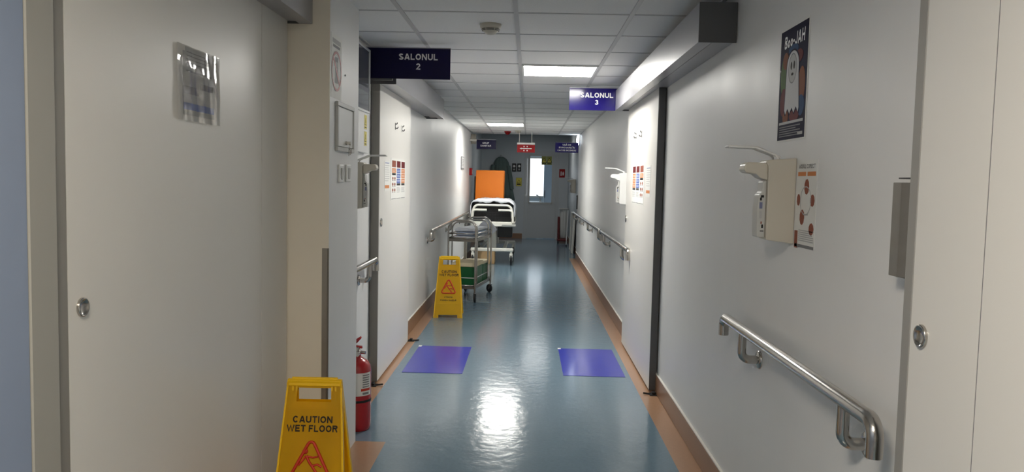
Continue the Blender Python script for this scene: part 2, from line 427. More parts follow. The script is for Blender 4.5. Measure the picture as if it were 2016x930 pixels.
# end door with tall window
d = sroot('door_5')
mb = MB(); WX0, WX1, WZ0, WZ1 = .0, .565, .90, 2.07; y0, y1 = YD+.02, YD+.07
mb.box(DX0+.03, WX0, y0, y1, .02, DZ-.04, 'doorend'); mb.box(WX1, DX1-.03, y0, y1, .02, DZ-.04, 'doorend')
mb.box(WX0, WX1, y0, y1, .02, WZ0, 'doorend'); mb.box(WX0, WX1, y0, y1, WZ1, DZ-.04, 'doorend'); mb.build('door_leaf', d)
mb = MB()
for a in ((WX0-.02, WX0+.012, WZ0-.03, WZ1+.02), (WX1-.012, WX1+.02, WZ0-.03, WZ1+.02), (WX0, WX1, WZ0-.03, WZ0+.012), (WX0, WX1, WZ1-.012, WZ1+.02)):
    mb.box(a[0], a[1], y0-.012, y0, a[2], a[3], 'frame')
mb.build('window_frame', d)
MB().box(WX0, WX1, y0+.02, y0+.026, WZ0, WZ1, 'glass').build('window_pane', d)
mb = MB(); mb.box(DX0-.05, DX0-.001, YD-.012, YD-.0005, 0, DZ-.041, 'doorend'); mb.box(DX0+.001, DX0+.028, YD-.012, YD+.1, 0, DZ-.041, 'doorend'); mb.box(DX1+.001, DX1+.05, YD-.012, YD-.0005, 0, DZ-.041, 'doorend'); mb.box(DX1-.028, DX1-.001, YD-.012, YD+.1, 0, DZ-.041, 'doorend'); mb.box(DX0-.05, DX1+.05, YD-.012, YD-.0005, DZ-.04, DZ+.05, 'doorend'); mb.box(DX0+.001, DX1-.001, YD, YD+.1, DZ-.04, DZ-.002, 'doorend')
mb.build('door_frame', d)

def track_cover(label, xw, xf, y0, y1, z0, z1, openend=None):
    xw += .002 if xf > xw else -.002
    t = thing('door_track_cover', label, 'track cover', T((xw+xf)/2, y0, z0))
    w = (xf-xw); sg = 1 if w > 0 else -1; hw = abs(w)/2; hz = z1-z0; L = y1-y0
    mb = MB()                          # bent aluminium cover: face, top, bottom lip, groove
    x = lambda a: sg*a
    def bx(a, b, ya, yb, za, zb, m): mb.box(min(x(a), x(b)), max(x(a), x(b)), ya, yb, za, zb, m)
    bx(hw-.004, hw, 0, L, .006, hz, 'alu'); bx(-hw, hw-.004, 0, L, hz-.004, hz, 'alu')
    bx(hw-.06, hw-.0002, 0, L, 0, .006, 'alu'); bx(-hw, hw-.075, .0, L, .010, .014, 'alu')
    mb.build('cover', t)
    MB().box(-hw, hw, -.006, -.0005, -.001, hz+.001, 'alup', .001, 1).build('end_cap', t)
    mb = MB().box(-hw, hw, L+.0005, L+.006, -.001, hz+.001, 'alup', .001, 1); mb.build('end_cap', t)
    if openend: MB().box(-hw+.004, -hw+.05, L-.16, L-.01, .0055, .0095, 'dark').build('track_slot', t)
    return t
track_cover('grey metal track cover above the right sliding door, beside the Salonul 3 sign', XR, .735, 3.60, 7.02, 2.06, 2.235)
track_cover('grey metal track cover above the left sliding door, behind the Salonul 2 sign', XL, -.90, 5.32, 8.25, 2.05, 2.245, True)
track_cover('dark grey track cover above the nearest door on the left', -1.165, -.99, 1.83, 3.598, 2.11, 2.285)

def floor_guide(label, x, y, sg):
    mb = MB(); mb.box(-.03, .03, -.035, .035, 0, .006, 'dark', .002, 1); mb.box(-.012, .012, -.02, .02, .006, .022, 'dark', .003, 1)
    mb.tube([(sg*.02, 0, .005), (sg*.07, .004, .010)], .006, 'dark', 8)
    return tag(mb.build('floor_guide', None, T(x, y, 0)), label, 'door guide', 'black rubber floor guides of the sliding doors')
floor_guide('black rubber floor guide at the near corner of the right sliding door', .875, 5.32, -1)
floor_guide('black rubber floor guide near the left sliding door, behind the fire extinguisher', -1.045, 5.36, 1)
floor_guide('black rubber floor guide at the far corner of the left sliding door', -1.01, 6.90, 1)

# ------------------------------------------------------------------ ceiling lights and devices
def ceiling_light(label, x0, y0, m, hc=H):
    t = thing('ceiling_light', label, 'ceiling light', T(x0+.3, y0+.3, hc-.012), 'square recessed ceiling light panels')
    mb = MB()
    for a in ((-.288, .288, -.288, -.272), (-.288, .288, .272, .288), (-.288, -.272, -.272, .272), (.272, .288, -.272, .272)):
        mb.box(a[0], a[1], a[2], a[3], 0, .014, 'white')
    mb.build('frame', t); MB().box(-.272, .272, -.272, .272, .001, .010, m).build('diffuser', t); return t
ceiling_light('lit square ceiling panel nearer the camera, right of the centre ceiling bar', -.09, 6.0, 'panel')
ceiling_light('lit square ceiling panel farther down the corridor, left of the centre ceiling bar', -.69, 12.0, 'panel')
ceiling_light('dimmer warm ceiling panel above the photographer', -.69, .0, 'panelw')
ceiling_light('added unseen fill panel on the ceiling of the lobby before the end door', -.09, 17.4, 'panelfill', LH)  # out of view, added to lift the dark lobby
ceiling_light('added unseen fill panel on the ceiling of the room beyond the end door', -.3, 21.6, 'panelfill', 2.6)  # out of view, added to brighten the cupboard behind the door window
def smoke_detector(label, x, y, s=1, red=False):
    t = thing('smoke_detector' if not red else 'alarm_sounder', label, 'smoke detector' if not red else 'alarm', T(x, y, H))
    m = 'ivory' if not red else 'redsign'
    F = Matrix.Scale(s, 4) @ RX(math.pi)
    MB().lathe([(.058, 0), (.06, .004), (.057, .018), (.05, .024)], m, 32, F).build('base', t)
    mb = MB().lathe([(.049, .024), (.049, .026), (.046, .034), (.030, .050), (.018, .056), (.001, .058)], m, 32, F)
    for k in range(6):
        for (z_, rr) in ((.029, .0487), (.036, .0462)):
            a_ = math.radians(60*k+4); mb.tube([(rr*math.cos(a_+math.radians(52)*q/6), rr*math.sin(a_+math.radians(52)*q/6), z_) for q in range(7)], .0016, 'black', 6, M=F)
    mb.build('sensor_head', t); return t
smoke_detector('round ivory smoke detector on the ceiling near the Salonul 2 sign', -.238, 4.52, 1.02)
smoke_detector('small pale smoke detector on the far ceiling above the red exit sign', -.215, 13.75, .95)
smoke_detector('red fire alarm sounder on the far ceiling left of the exit sign', -.405, 14.1, 1.0, True)

# ------------------------------------------------------------------ hanging signs
def blade_sign(label, x0, x1, z0, z1, y, lines, m='navy', bx=None, arm=None):
    t = thing('door_sign', label, 'sign', T((x0+x1)/2, y, (z0+z1)/2))
    w, h = x1-x0, z1-z0
    MB().box(-w/2, w/2, -.003, .003, -h/2, h/2, m, .001, 1).build('panel', t)
    mb = MB(); mb.box(-w/2-.001, w/2+.001, -.004, .004, h/2, h/2+.006, 'alu'); mb.build('edge_rail', t)
    for (s, dx, dy, sz, sx) in lines: MB().text(s, sz, dx, dy, 'textw', .0036, 0, sx).build('lettering', t, FACE['F'])
    if arm: MB().box(arm-(x0+x1)/2, -w/2, -.01, .01, h/2-.03, h/2+.006, 'wmetal', .002, 1).build('wall_arm', t)
    if bx is not None: MB().box(bx[0], bx[1], -.012, .012, -h/2-.012, -h/2, 'alup', .002, 1).build('bracket', t)
    return t
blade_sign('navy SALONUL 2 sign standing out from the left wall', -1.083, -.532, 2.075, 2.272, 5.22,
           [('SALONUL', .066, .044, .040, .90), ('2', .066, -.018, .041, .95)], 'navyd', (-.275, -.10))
blade_sign('navy SALONUL 3 sign at the far end of the right track cover', .333, .845, 2.062, 2.255, 7.06,
           [('SALONUL', -.016, .036, .043, .95), ('3', -.016, -.026, .042, .95)], 'navy')
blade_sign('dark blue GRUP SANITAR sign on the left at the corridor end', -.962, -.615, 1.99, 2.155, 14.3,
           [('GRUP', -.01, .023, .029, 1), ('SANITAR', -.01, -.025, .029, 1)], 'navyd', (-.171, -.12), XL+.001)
blade_sign('blue fire door sign with three lines on the right at the corridor end', .452, .872, 1.965, 2.142, 14.5,
           [('UŞĂ DE', 0, .050, .028, 1), ('EVACUARE ÎN', 0, 0, .028, 1), ('CAZ DE INCENDIU', 0, -.050, .028, .92)], 'navy')
t = thing('exit_sign', 'red exit sign with white arrow hanging from the ceiling at the corridor end', 'sign', T(-.075, 14.0, 2.017))
MB().box(-.155, .155, -.012, .012, -.085, .052, 'redsign', .002, 1).build('panel', t)
MB().box(-.158, .158, -.02, .02, .052, .085, 'white', .003, 1).build('housing', t)
mb = MB(); mb.rect(.005, -.017, .19, .010, 'textw', .0125); mb.prism([(-.11, -.017), (-.075, -.003), (-.075, -.031)], .0125, .0131, 'textw')
for sx in (-.035, .02): mb.rect(sx, .018, .016, .022, 'textw', .0125); mb.rect(sx, -.052, .016, .022, 'textw', .0125)
mb.build('arrow_symbol', t, FACE['F'])
for sx in (-.12, .10): MB().tube([(sx, 0, .083), (sx, 0, H-2.017)], .006, 'wmetal', 8).build('hanging_rod', t)
t = thing('emergency_lamp', 'small bright lamp on the right wall at the corridor end', 'lamp', T(XR, 14.62, 2.2) @ FACE['R'])
MB().lathe([(.10, 0), (.10, .018), (.092, .022)], 'white', 28).build('base', t)
MB().lathe([(.09, .022), (.086, .040), (.06, .058), (.001, .066)], 'lampglow', 28).build('lamp_dome', t)

# ------------------------------------------------------------------ handrails
def handrail(label, side, y0, y1, brackets, group=None, z=.872):
    sg = 1 if side == 'R' else -1; xw = XR if side == 'R' else XL; xr = xw-sg*.07; R = .0205
    t = thing('handrail', label, 'handrail', T(xr, y0, z), group); L = y1-y0
    MB().tube([(0, 0, -.085), (0, 0, 0), (0, L, 0), (0, L, -.075)], R, 'steel', 20, .055, 8).build('rail', t)
    for yb in brackets:
        y = yb-y0
        b = MB().tube([(0, y, -.008), (0, y, -.115), (sg*.064, y, -.115)], .0165, 'steel', 16, .05, 8).build('bracket', t)
        MB().lathe([(.036, 0), (.036, .003), (.031, .009), (.018, .011)], 'steel', 28, T(sg*.0698, y, -.115) @ FACE[side]).build('flange', b)
    return t
handrail('stainless handrail on the near right wall below the sanitizer dispenser', 'R', 1.87, 3.34, (2.06, 3.05))
handrail('short stainless handrail on the right wall just beyond the sliding door', 'R', 6.6, 9.12, (7.05, 8.75), 'stainless corridor handrails')
handrail('long far stainless handrail along the right wall to the corridor end', 'R', 9.22, 14.75, (9.45, 11.2, 13.0, 14.55), 'stainless corridor handrails')
handrail('short stainless handrail on the left wall above the fire extinguisher', 'L', 4.35, 5.27, (4.55, 5.05), 'stainless corridor handrails', .882)
handrail('long stainless handrail along the left wall beside the linen trolley', 'L', 8.25, 14.6, (8.5, 10.4, 12.4, 14.3), 'stainless corridor handrails', .885)

# ------------------------------------------------------------------ sanitizer dispensers
def dispenser(label, side, y, xw, z=1.232, hm='ivory'):
    sg = 1 if side == 'R' else -1
    t = thing('sanitizer_dispenser', label, 'sanitizer dispenser', T(xw, y, z), 'elbow-lever sanitizer dispensers')
    mx = basis((-sg, 0, 0), (0, 0, 1), (0, sg, 0))       # profile plane: u away from wall, v up, thickness along the wall
    if side == 'L': mx = basis((1, 0, 0), (0, 0, 1), (0, -1, 0))
    hw = .043
    body = [(.0005, 0), (.094, .012), (.094, .262), (.104, .276), (.098, .284), (.0005, .292)]
    MB().prism(body, -hw, hw, hm, mx, .003).build('housing', t)
    nose = [(.094, .275), (.094, .215), (.118, .222), (.135, .236), (.168, .240), (.176, .250), (.172, .268), (.160, .276)]
    MB().prism(nose, -hw*.82, hw*.82, hm, mx, .004).build('pump_head', t)
    MB().prism([(.0945, .018), (.122, .020), (.124, .12), (.12, .165), (.11, .175), (.108, .212), (.0945, .214)], -hw*.7, hw*.7, 'frame', mx, .004).build('bottle', t)
    mb = MB()
    for q in ((-1,) if side == 'R' else (1,)):
        for (u, v, w_, h, m) in ((.108, .156, .010, .008, 'black'), (.113, .146, .006, .010, 'black'), (.112, .118, .010, .022, 'greyblue'), (.112, .085, .008, .025, 'lgrey'), (.105, .052, .006, .012, 'black'), (.109, .066, .004, .008, 'rustink'), (.106, .040, .012, .003, 'black')):
            mb.box(u-w_/2, u+w_/2, v, v+h, *sorted((q*hw*.7, q*(hw*.7+.0006))), m, M=mx)
    mb.build('bottle_label', t)
    mb = MB().tube([(.045, .292, 0), (.05, .297, .0), (.125, .328, 0), (.222, .330, 0)], .0045, 'white', 10, .02, 5, M=mx)
    for s_ in (-1, 1): mb.tube([(.06, .278, s_*hw*.7), (.062, .300, s_*hw*.6), (.135, .326, s_*hw*.6), (.225, .328, s_*hw*.6)], .0042, 'white', 10, .02, 5, M=mx)
    mb.tube([(.225, .328, -hw*.6), (.228, .328, 0), (.225, .328, hw*.6)], .0042, 'white', 10, M=mx)
    mb.build('elbow_lever', t)
    return t
dispenser('ivory sanitizer dispenser on the near right wall beside the hand hygiene leaflet', 'R', 2.765, XR)
dispenser('white sanitizer dispenser on the right wall just beyond the sliding door', 'R', 7.20, XR, 1.232, 'white')
dispenser('sanitizer dispenser on the left wall half hidden by the pier', 'L', 4.745, XL)
dispenser('small far sanitizer dispenser on the right near the end door', 'R', 16.45, LR, 1.20)

# ------------------------------------------------------------------ flat notices
def notice(name, label, cat, side, x, y, z, w, h, fn, base='paper', t=.0015, group=None):
    mb = MB(); mb.box(-w/2, w/2, -h/2, h/2, 0.0003, t, base); fn(mb, t)
    return tag(mb.build(name, None, T(x, y, z) @ FACE[side]), label, cat, group)
def lines(mb, x0, x1, y0, y1, n, m, t, th=.5):
    st = (y1-y0)/n
    for i in range(n):
        e = x1-(x1-x0)*random.choice((0, 0, .08, .2)); mb.rect((x0+e)/2, y0+(i+.5)*st, e-x0, st*th, m, t)
def ell(cx, cy, a, b, n=28, s=0, e=2*math.pi): return [(cx+a*math.cos(s+(e-s)*k/n), cy+b*math.sin(s+(e-s)*k/n)) for k in range(n)]
def ring(mb, cx, cy, a, b, th, m, t, n=36):
    vs = []; fs = []
    for k in range(n):
        c, s_ = math.cos(2*math.pi*k/n), math.sin(2*math.pi*k/n)
        vs += [(cx+a*c, cy+b*s_, t+.0007), (cx+(a-th)*c, cy+(b-th)*s_, t+.0007)]
    for k in range(n):
        j = (k+1) % n; fs.append((2*k+1, 2*k, 2*j, 2*j+1))
    mb.add(vs, fs, m)

# poster with ghost on the near right wall
def boo(mb, t):
    mb.rect(0, 0, .284, .388, 'postbg', t)
    t2 = t+.0007; kz = 0
    for (cx, cy, a, b, m) in ((-.085, .03, .045, .075, 'pgreen'), (-.09, -.06, .035, .05, 'pred'), (.095, -.015, .035, .06, 'porange'), (.095, -.085, .035, .035, 'pblue'),
                              (-.06, -.115, .03, .025, 'porange'), (.03, -.115, .05, .02, 'pred'), (-.08, .085, .03, .03, 'porange'), (.06, .085, .04, .022, 'pred'), (.0, .115, .05, .018, 'pblue')):
        kz = kz+.00004; mb.prism(ell(cx, cy, a, b), t2, t2+.0002+kz, m)
    g = ell(0, .055, .062, .055, 20, 0, math.pi)+[(-.062, .055), (-.072, -.09)]
    for k in range(7): g.append((-.06+.022*k, -.105 if k % 2 == 0 else -.085))
    g += [(.078, -.09), (.062, .03)]
    go = [(p[0]*1.09, p[1]*1.06) for p in g]
    mb.prism(go, t2, t2+.0007, 'postbg'); mb.prism(g, t2+.0006, t2+.001, 'ghost')
    mb.prism(ell(0, .05, .042, .05), t2+.001, t2+.0013, 'lgrey'); ring(mb, 0, .05, .044, .052, .004, 'grey', t2+.0008)
    mb.prism(ell(-.014, .06, .008, .014), t2+.0013, t2+.0016, 'textk'); mb.prism(ell(.016, .06, .008, .014), t2+.0013, t2+.0016, 'textk')
    mb.prism(ell(0, .03, .012, .005), t2+.0013, t2+.0016, 'textk')
    mb.text('Boo-JAH', .044, .005, .150, 'textw', t2+.0002, -.03, .78, shear=.12)
    mb.rect(0, -.135, .25, .009, 'lgrey', t2); lines(mb, -.12, .10, -.185, -.145, 5, 'grey', t2, .4); mb.rect(.10, -.178, .05, .010, 'lgrey', t2)
notice('ghost_poster', 'dark Halloween poster with a white ghost on the near right wall', 'poster', 'R', XR, 2.805, 1.787, .298, .40, boo)
# hand hygiene leaflet
def hyg(mb, t):
    mb.text('MODUL CORECT', .014, -.0, .123, 'grey', t+.0005, 0, .9); mb.rect(-.045, .098, .075, .014, 'orangeink', t); mb.rect(.045, .098, .075, .014, 'orangeink', t)
    ring(mb, 0, .01, .052, .048, .004, 'lgrey', t)
    for (cx, cy, a, b) in ((.005, .056, .022, .026), (-.068, .012, .016, .020), (.062, .012, .020, .020), (-.028, -.045, .022, .026), (.062, -.080, .022, .020)):
        mb.prism(ell(cx, cy, a, b, 9), t, t+.0006, 'rustink')
    mb.rect(0, -.035, .05, .004, 'lgrey', t)
    mb.rect(-.078, -.12, .03, .058, 'rustink', t); lines(mb, -.055, .085, -.125, -.085, 6, 'lgrey', t, .5); mb.rect(0, -.140, .18, .010, 'grey', t)
notice('hygiene_leaflet', 'hand hygiene leaflet with rust coloured pictures beside the near right dispenser', 'leaflet', 'R', XR, 2.618, 1.372, .19, .285, hyg)
# three-column schedule sheets on the doors
def sched(order):
    def fn(mb, t):
        for k, kind in enumerate(order):
            cx = (-.215, 0, .215)[k]
            cells = {'r': ('rustink', 'orangeink'), 'b': ('pred', 'blueink'), 'd': ('pred', 'orangeink')}[kind]
            y = .135
            mb.rect(cx, y-.02, .17, .05, cells[0], t); y -= .052
            n = 1 if kind == 'r' else 3
            for j in range(n): mb.rect(cx, y-.018, .17, .034, cells[1], t); lines(mb, cx-.07, cx+.07, y-.028, y-.008, 2, 'paper', t+.0006, .3); y -= .039
            mb.rect(cx, y-.006, .16, .016, 'black', t); y -= .02
            while y > -.098:
                if kind == 'r':
                    for q in (-.045, .045): mb.prism(ell(cx+q, y-.018, .028, .012, 10), t, t+.0006, 'brownink'); mb.rect(cx+q, y-.034, .05, .004, 'grey', t)
                    y -= .044
                else:
                    lines(mb, cx-.08, cx+.08, y-.05, y-.006, 5, 'lgrey', t, .45); y -= .054
                    if y > -.10: mb.rect(cx, y-.002, .16, .014, 'black', t); y -= .012
            mb.rect(cx, -.148, .19, .004, 'grey', t)
    return fn
notice('schedule_sheets', 'three colour-headed sheets taped side by side on the left sliding door', 'notice', 'L', l2, 6.20, 1.42, .68, .315, sched('rbd'))
notice('schedule_sheets', 'three colour-headed sheets taped side by side on the right sliding door', 'notice', 'R', l3, 6.265, 1.424, .68, .32, sched('dbr'))
def single(mb, t):
    lines(mb, -.085, .085, -.04, .10, 9, 'lgrey', t, .25); mb.rect(0, .095, .16, .004, 'blueink', t); mb.rect(0, -.075, .17, .022, 'orangeink', t)
notice('single_notice', 'single white sheet with an orange band on the left sliding door', 'notice', 'L', l2, 5.70, 1.44, .21, .215, single)
notice('single_notice', 'single white sheet with an orange band on the right sliding door', 'notice', 'R', l3, 5.715, 1.445, .21, .225, single)
# sleeve with a printed sheet on the near left door
def sleeve_pic(mb, t):
    mb.rect(.0, .085, .22, .06, 'lgrey', t); mb.rect(-.06, -.02, .12, .025, 'grey', t); mb.rect(.06, .0, .10, .02, 'grey', t); mb.rect(0, .04, .2, .006, 'grey', t)
    mb.rect(0, -.072, .24, .022, 'blueink', t); lines(mb, -.1, .1, .06, .105, 4, 'grey', t+.0007, .25)
t = thing('document_sleeve', 'clear plastic sleeve with a printed sheet on the nearest left door', 'document sleeve', T(lx, 2.626, 1.713) @ FACE['L'])
mb = MB(); mb.box(-.125, .125, -.10, .10, .0008, .0016, 'lgrey'); sleeve_pic(mb, .0016); mb.build('printed_sheet', t)
vs = []; fs = []; NX, NY = 24, 16                       # wavy clear film
for j in range(NY+1):
    for i in range(NX+1):
        x = -.17+.34*i/NX; y = -.118+.236*j/NY
        vs.append((x, y, .006+.0016*math.sin(x*60+y*9)+.001*math.sin(y*40+x*13)))
for j in range(NY):
    for i in range(NX): fs.append((j*(NX+1)+i, j*(NX+1)+i+1, (j+1)*(NX+1)+i+1, (j+1)*(NX+1)+i))
MB().add(vs, fs, 'clear', True).build('clear_film', t)
# pier: no-phones poster, key panel, switches
def nophone(mb, t):
    mb.rect(0, .115, .15, .02, 'lgrey', t); mb.rect(0, .092, .13, .012, 'grey', t)
    mb.prism(ell(0, -.02, .086, .086), t, t+.0005, 'paper'); mb.box(-.028, .028, -.075, .045, t, t+.0009, 'grey'); mb.rect(0, .005, .04, .035, 'lgrey', t+.0009)
    ring(mb, 0, -.02, .092, .092, .012, 'redsign', t+.001)
    mb.prism([(-.068, .034), (-.055, .047), (.068, -.074), (.055, -.087)], t+.001, t+.0016, 'redsign')
notice('phone_ban_poster', 'poster with a red circled mobile phone ban on the left pier', 'poster', 'L', PX, 3.716, 1.935, .20, .29, nophone)
t = thing('wall_cabinet', 'small white hinged wall panel with keys in its lock on the left pier', 'access panel', T(PX, 3.88, 1.664) @ FACE['L'])
mb = MB()
for a in ((-.175, .175, -.115, -.095), (-.175, .175, .095, .115), (-.175, -.155, -.095, .095), (.155, .175, -.095, .095)): mb.box(a[0], a[1], a[2], a[3], 0.0003, .014, 'frame', .002, 1)
mb.build('frame', t)
dr = MB().box(-.152, .152, -.092, .092, .0003, .009, 'white', .001, 1).build('door', t)
mb = MB().cyl(.009, .009, .016, 'steel', 16, T(0, -.072, 0)); mb.box(-.003, .003, -.080, -.064, .016, .034, 'steel'); mb.build('lock', dr)
mb = MB(); mb.tube(ell3 := [(0.0+.014*math.cos(a), -.09+.014*math.sin(a), .03) for a in np.linspace(0, 6.0, 14)], .0015, 'steel', 6)
for k, dx in enumerate((-.006, .008, .02)): mb.box(dx-.005, dx+.005, -.135+.006*k, -.098, .026+.003*k, .028+.003*k, 'bsteel', .001, 1)
mb.build('keys', dr)
def light_switch(label, y, z):
    t = thing('light_switch', label, 'light switch', T(PX, y, z) @ FACE['L'], 'white light switches on the pier')
    MB().box(-.043, .043, -.043, .043, .0003, .010, 'white', .004, 2).build('plate', t)
    MB().box(-.018, .018, -.028, .028, .010, .014, 'frame', .002, 1, RX(.05)).build('rocker', t)
light_switch('left light switch of the two below the key panel on the pier', 3.805, 1.443)
light_switch('right light switch of the two below the key panel on the pier', 3.955, 1.446)
tag(MB().lathe([(.005, .0002), (.005, .003), (.003, .005), (.001, .0055)], 'grey', 10, FACE['L']).build('wall_screw', None, T(PX, 3.89, 1.92)), 'tiny screw in the left pier beside the phone ban poster', 'screw')
# glazed cabinet behind the pier
t = thing('electrical_cabinet', 'white glazed electrical cabinet on the left wall behind the pier', 'cabinet', T(XL, 4.98, 1.92) @ FACE['L'])
MB().box(-.215, .215, -.335, .335, .0004, .03, 'white', .003, 1).build('body', t)
mb = MB()
for a in ((-.21, .21, .315, .33), (-.21, .21, -.08, -.065), (-.21, -.195, -.065, .315), (.195, .21, -.065, .315)): mb.box(a[0], a[1], a[2], a[3], .0302, .038, 'white', .002, 1)
mb.build('frame', t); MB().box(-.195, .195, -.065, .315, .0302, .033, 'pane').build('glass_pane', t)
for (dx, dy, n) in ((.105, -.14, 0), (.105, -.245, 1)):
    mb = MB().rect(dx, dy, .075, .095, 'paper', .0302); mb.rect(dx, dy, .07, .09, 'yelsign', .0308)
    mb.prism([(dx-.026, dy-.02), (dx+.026, dy-.02), (dx, dy+.03)], .0314, .0317, 'textk'); mb.prism([(dx-.02, dy-.016), (dx+.02, dy-.016), (dx, dy+.022)], .0317, .032, 'yelsign')
    mb.prism([(dx+.004, dy+.012), (dx-.006, dy-.002), (dx+.001, dy-.002), (dx-.004, dy-.013), (dx+.007, dy+.002), (dx, dy+.002)], .032, .0322, 'textk')
    mb.rect(dx, dy-.034, .05, .006, 'textk', .0314); mb.build('warning_sticker', t)

# stainless box at the right edge
t = thing('steel_box', 'narrow stainless steel box on the right wall beside the nearest door edge', 'wall box', T(XR, 1.865, 1.334) @ FACE['R'])
MB().prism([(-.037, .0003), (-.037, .045), (.006, .045), (.037, .026), (.037, .0003)], -.112, .108, 'bsteel', basis((1, 0, 0), (0, 0, 1), (0, -1, 0)) @ T(0, 0, .004), .0012).build('body', t)
MB().box(-.030, .037, .1165, .1195, .004, .036, 'dark').build('top_slot', t)
MB().box(-.026, .036, -.114, -.1085, .003, .034, 'bsteel', .001, 1).build('bottom_lip', t)

# ------------------------------------------------------------------ caution signs
def caution_sign(label, x, y, rot, spread=.27):
    t = thing('caution_sign', label, 'wet floor sign', T(x, y, 0) @ RZ(rot), 'yellow folding wet floor signs')
    Hs = .625; th = math.atan2(spread/2, Hs); Ls = Hs/math.cos(th)-.004
    def panel(flip):
        b = bmesh.new()
        rows = [0, .05, .155, .17, .86, .945, .965, 1.0]
        def hw(v): return .150-(.150-.108)*v if v < .985 else .100
        cols = [-1, -.66, -.60, .60, .66, 1]
        V = [[b.verts.new((hw(v)*c, v*Ls, 0)) for c in cols] for v in rows]
        for i in range(len(rows)-1):
            for j in range(len(cols)-1):
                if i == 0 and 1 <= j <= 3: continue
                if rows[i] == .86 and j == 2: continue
                b.faces.new((V[i][j], V[i][j+1], V[i+1][j+1], V[i+1][j]))
        r = bmesh.ops.solidify(b, geom=list(b.faces), thickness=.009)
        bmesh.ops.recalc_face_normals(b, faces=list(b.faces))
        return b
    def rim(mb, M=None):
        for sg in (-1, 1):
            mb.prism([(sg*.150, 0), (sg*.108, Ls*.985), (sg*.101, Ls*.985), (sg*.142, 0)], -.018, .003, 'yellow', M)
        mb.box(-.108, .108, Ls*.955, Ls, -.014, .006, 'yellow', .004, 2, M)
        for sx in (-.085, -.07, .07, .085): mb.box(sx-.003, sx+.003, Ls*.925, Ls*.955, .0, .004, 'yellow', M=M)
        mb.box(-.135, .135, Ls*.228, Ls*.234, 0, .0025, 'yellow', M=M)
        for sx in (-.118, .118): mb.cyl(.008, 0, .004, 'yellow', 12, T(sx, .03, 0) if M is None else M @ T(sx, .03, 0))
    base = FACE['F']
    Mf = T(0, -spread/2, 0) @ RX(-th) @ base; Mb_ = RZ(math.pi) @ Mf
    mb = MB().bm(panel(0), 'yellow'); rim(mb); f = mb.build('front_panel', t, Mf)
    mb = MB().bm(panel(0), 'yellow'); rim(mb); mb.build('rear_panel', t, Mb_)
    MB().tube([(-.09, 0, Hs-.004), (.09, 0, Hs-.004)], .008, 'yellow', 12).build('hinge', t)
    mb = MB(); mb.text('CAUTION', .0265, .0, Ls*.752, 'textk', .0015, 0, .88); mb.text('WET FLOOR', .0265, 0, Ls*.697, 'textk', .0015, 0, .86); mb.build('lettering', f)
    mb = MB(); mb.text('ATENŢIE!', .0135, 0, Ls*.335, 'textk', .0015, -.04, 1); mb.text('PODEA UMEDĂ', .016, 0, Ls*.285, 'textk', .0015, -.02, .95); mb.build('lettering', f)
    mb = MB(); cx, cy, R0 = 0, Ls*.487, .083           # red warning triangle with a slipping figure
    P = [Vector((cx+R0*s_, cy+q, .002)) for s_, q in ((-.95, -.055), (.95, -.055), (0, .098))]
    mb.tube(fillet([P[0]*.5+P[1]*.5, P[1], P[2], P[0], P[0]*.5+P[1]*.5], .014, 5), .0062, 'redink', 8)
    k = .0045
    mb.tube([(cx-.018, cy+.030, .002), (cx-.005, cy+.005, .002), (cx+.012, cy-.018, .002), (cx+.034, cy-.047, .002)], k*1.2, 'redink', 6)
    mb.tube([(cx-.018, cy+.028, .002), (cx-.034, cy+.006, .002), (cx-.046, cy-.008, .002)], k*.9, 'redink', 6)
    mb.tube([(cx-.012, cy+.026, .002), (cx+.010, cy+.022, .002), (cx+.028, cy+.026, .002)], k*.9, 'redink', 6)
    mb.tube([(cx+.006, cy-.010, .002), (cx+.028, cy-.004, .002), (cx+.044, cy-.014, .002)], k, 'redink', 6)
    mb.lathe([(.011, .001), (.011, .004), (.004, .006)], 'redink', 12, T(cx-.022, cy+.046, 0)); mb.build('warning_triangle', f)
    return t
caution_sign('yellow wet floor sign at the photo bottom, in front of the left pier', -.835, 3.10, .03)
caution_sign('yellow wet floor sign standing before the steel linen trolley', -.818, 8.27, .05, .33)

# ------------------------------------------------------------------ fire extinguisher
t = thing('fire_extinguisher', 'red fire extinguisher on the floor behind the left pier', 'fire extinguisher', T(-.952, 4.42, 0))
MB().lathe([(.070, 0), (.078, .008), (.080, .03), (.080, .335), (.076, .365), (.062, .39), (.040, .405), (.024, .412), (.022, .425)], 'red', 36).build('cylinder', t)
MB().lathe([(.0806, .165), (.0812, .167), (.0812, .177), (.0806, .179)], 'dark', 36).build('band', t)
mb = MB()
def patch(a0, a1, z0, z1, m, r=.0806):
    n = 10; vs = []; fs = []
    for k in range(n+1):
        a = a0+(a1-a0)*k/n
        for z in (z0, z1): vs.append((r*math.cos(a), r*math.sin(a), z))
    for k in range(n): fs.append((2*k, 2*k+2, 2*k+3, 2*k+1))
    mb.add(vs, fs, m, True)
A = -math.pi/2+.2
patch(A-.15, A+1.2, .205, .335, 'paper'); patch(A+.40, A+1.0, .22, .335, 'paper')
patch(A-.9, A-.15, .235, .325, 'lgrey')
for k in range(6): patch(A+.42, A+1.0, .318-.013*k, .324-.013*k, 'grey', .0809)
patch(A+.3, A+1.1, .232, .246, 'redink', .0809); patch(A+.42, A+.95, .212, .224, 'grey', .0809)
for k in range(5): patch(A-.8, A-.2, .31-.015*k, .316-.015*k, 'grey', .0809)
mb.build('label_sticker', t)
mb = MB().lathe([(.018, .424), (.024, .428), (.024, .448), (.016, .452), (.016, .47)], 'steel', 20); mb.tube([(.0, 0, .44), (.05, -.01, .44)], .009, 'steel', 10); mb.cyl(.014, 0, .02, 'steel', 16, T(.012, -.035, .44) @ RX(math.pi/2)); mb.build('valve', t)
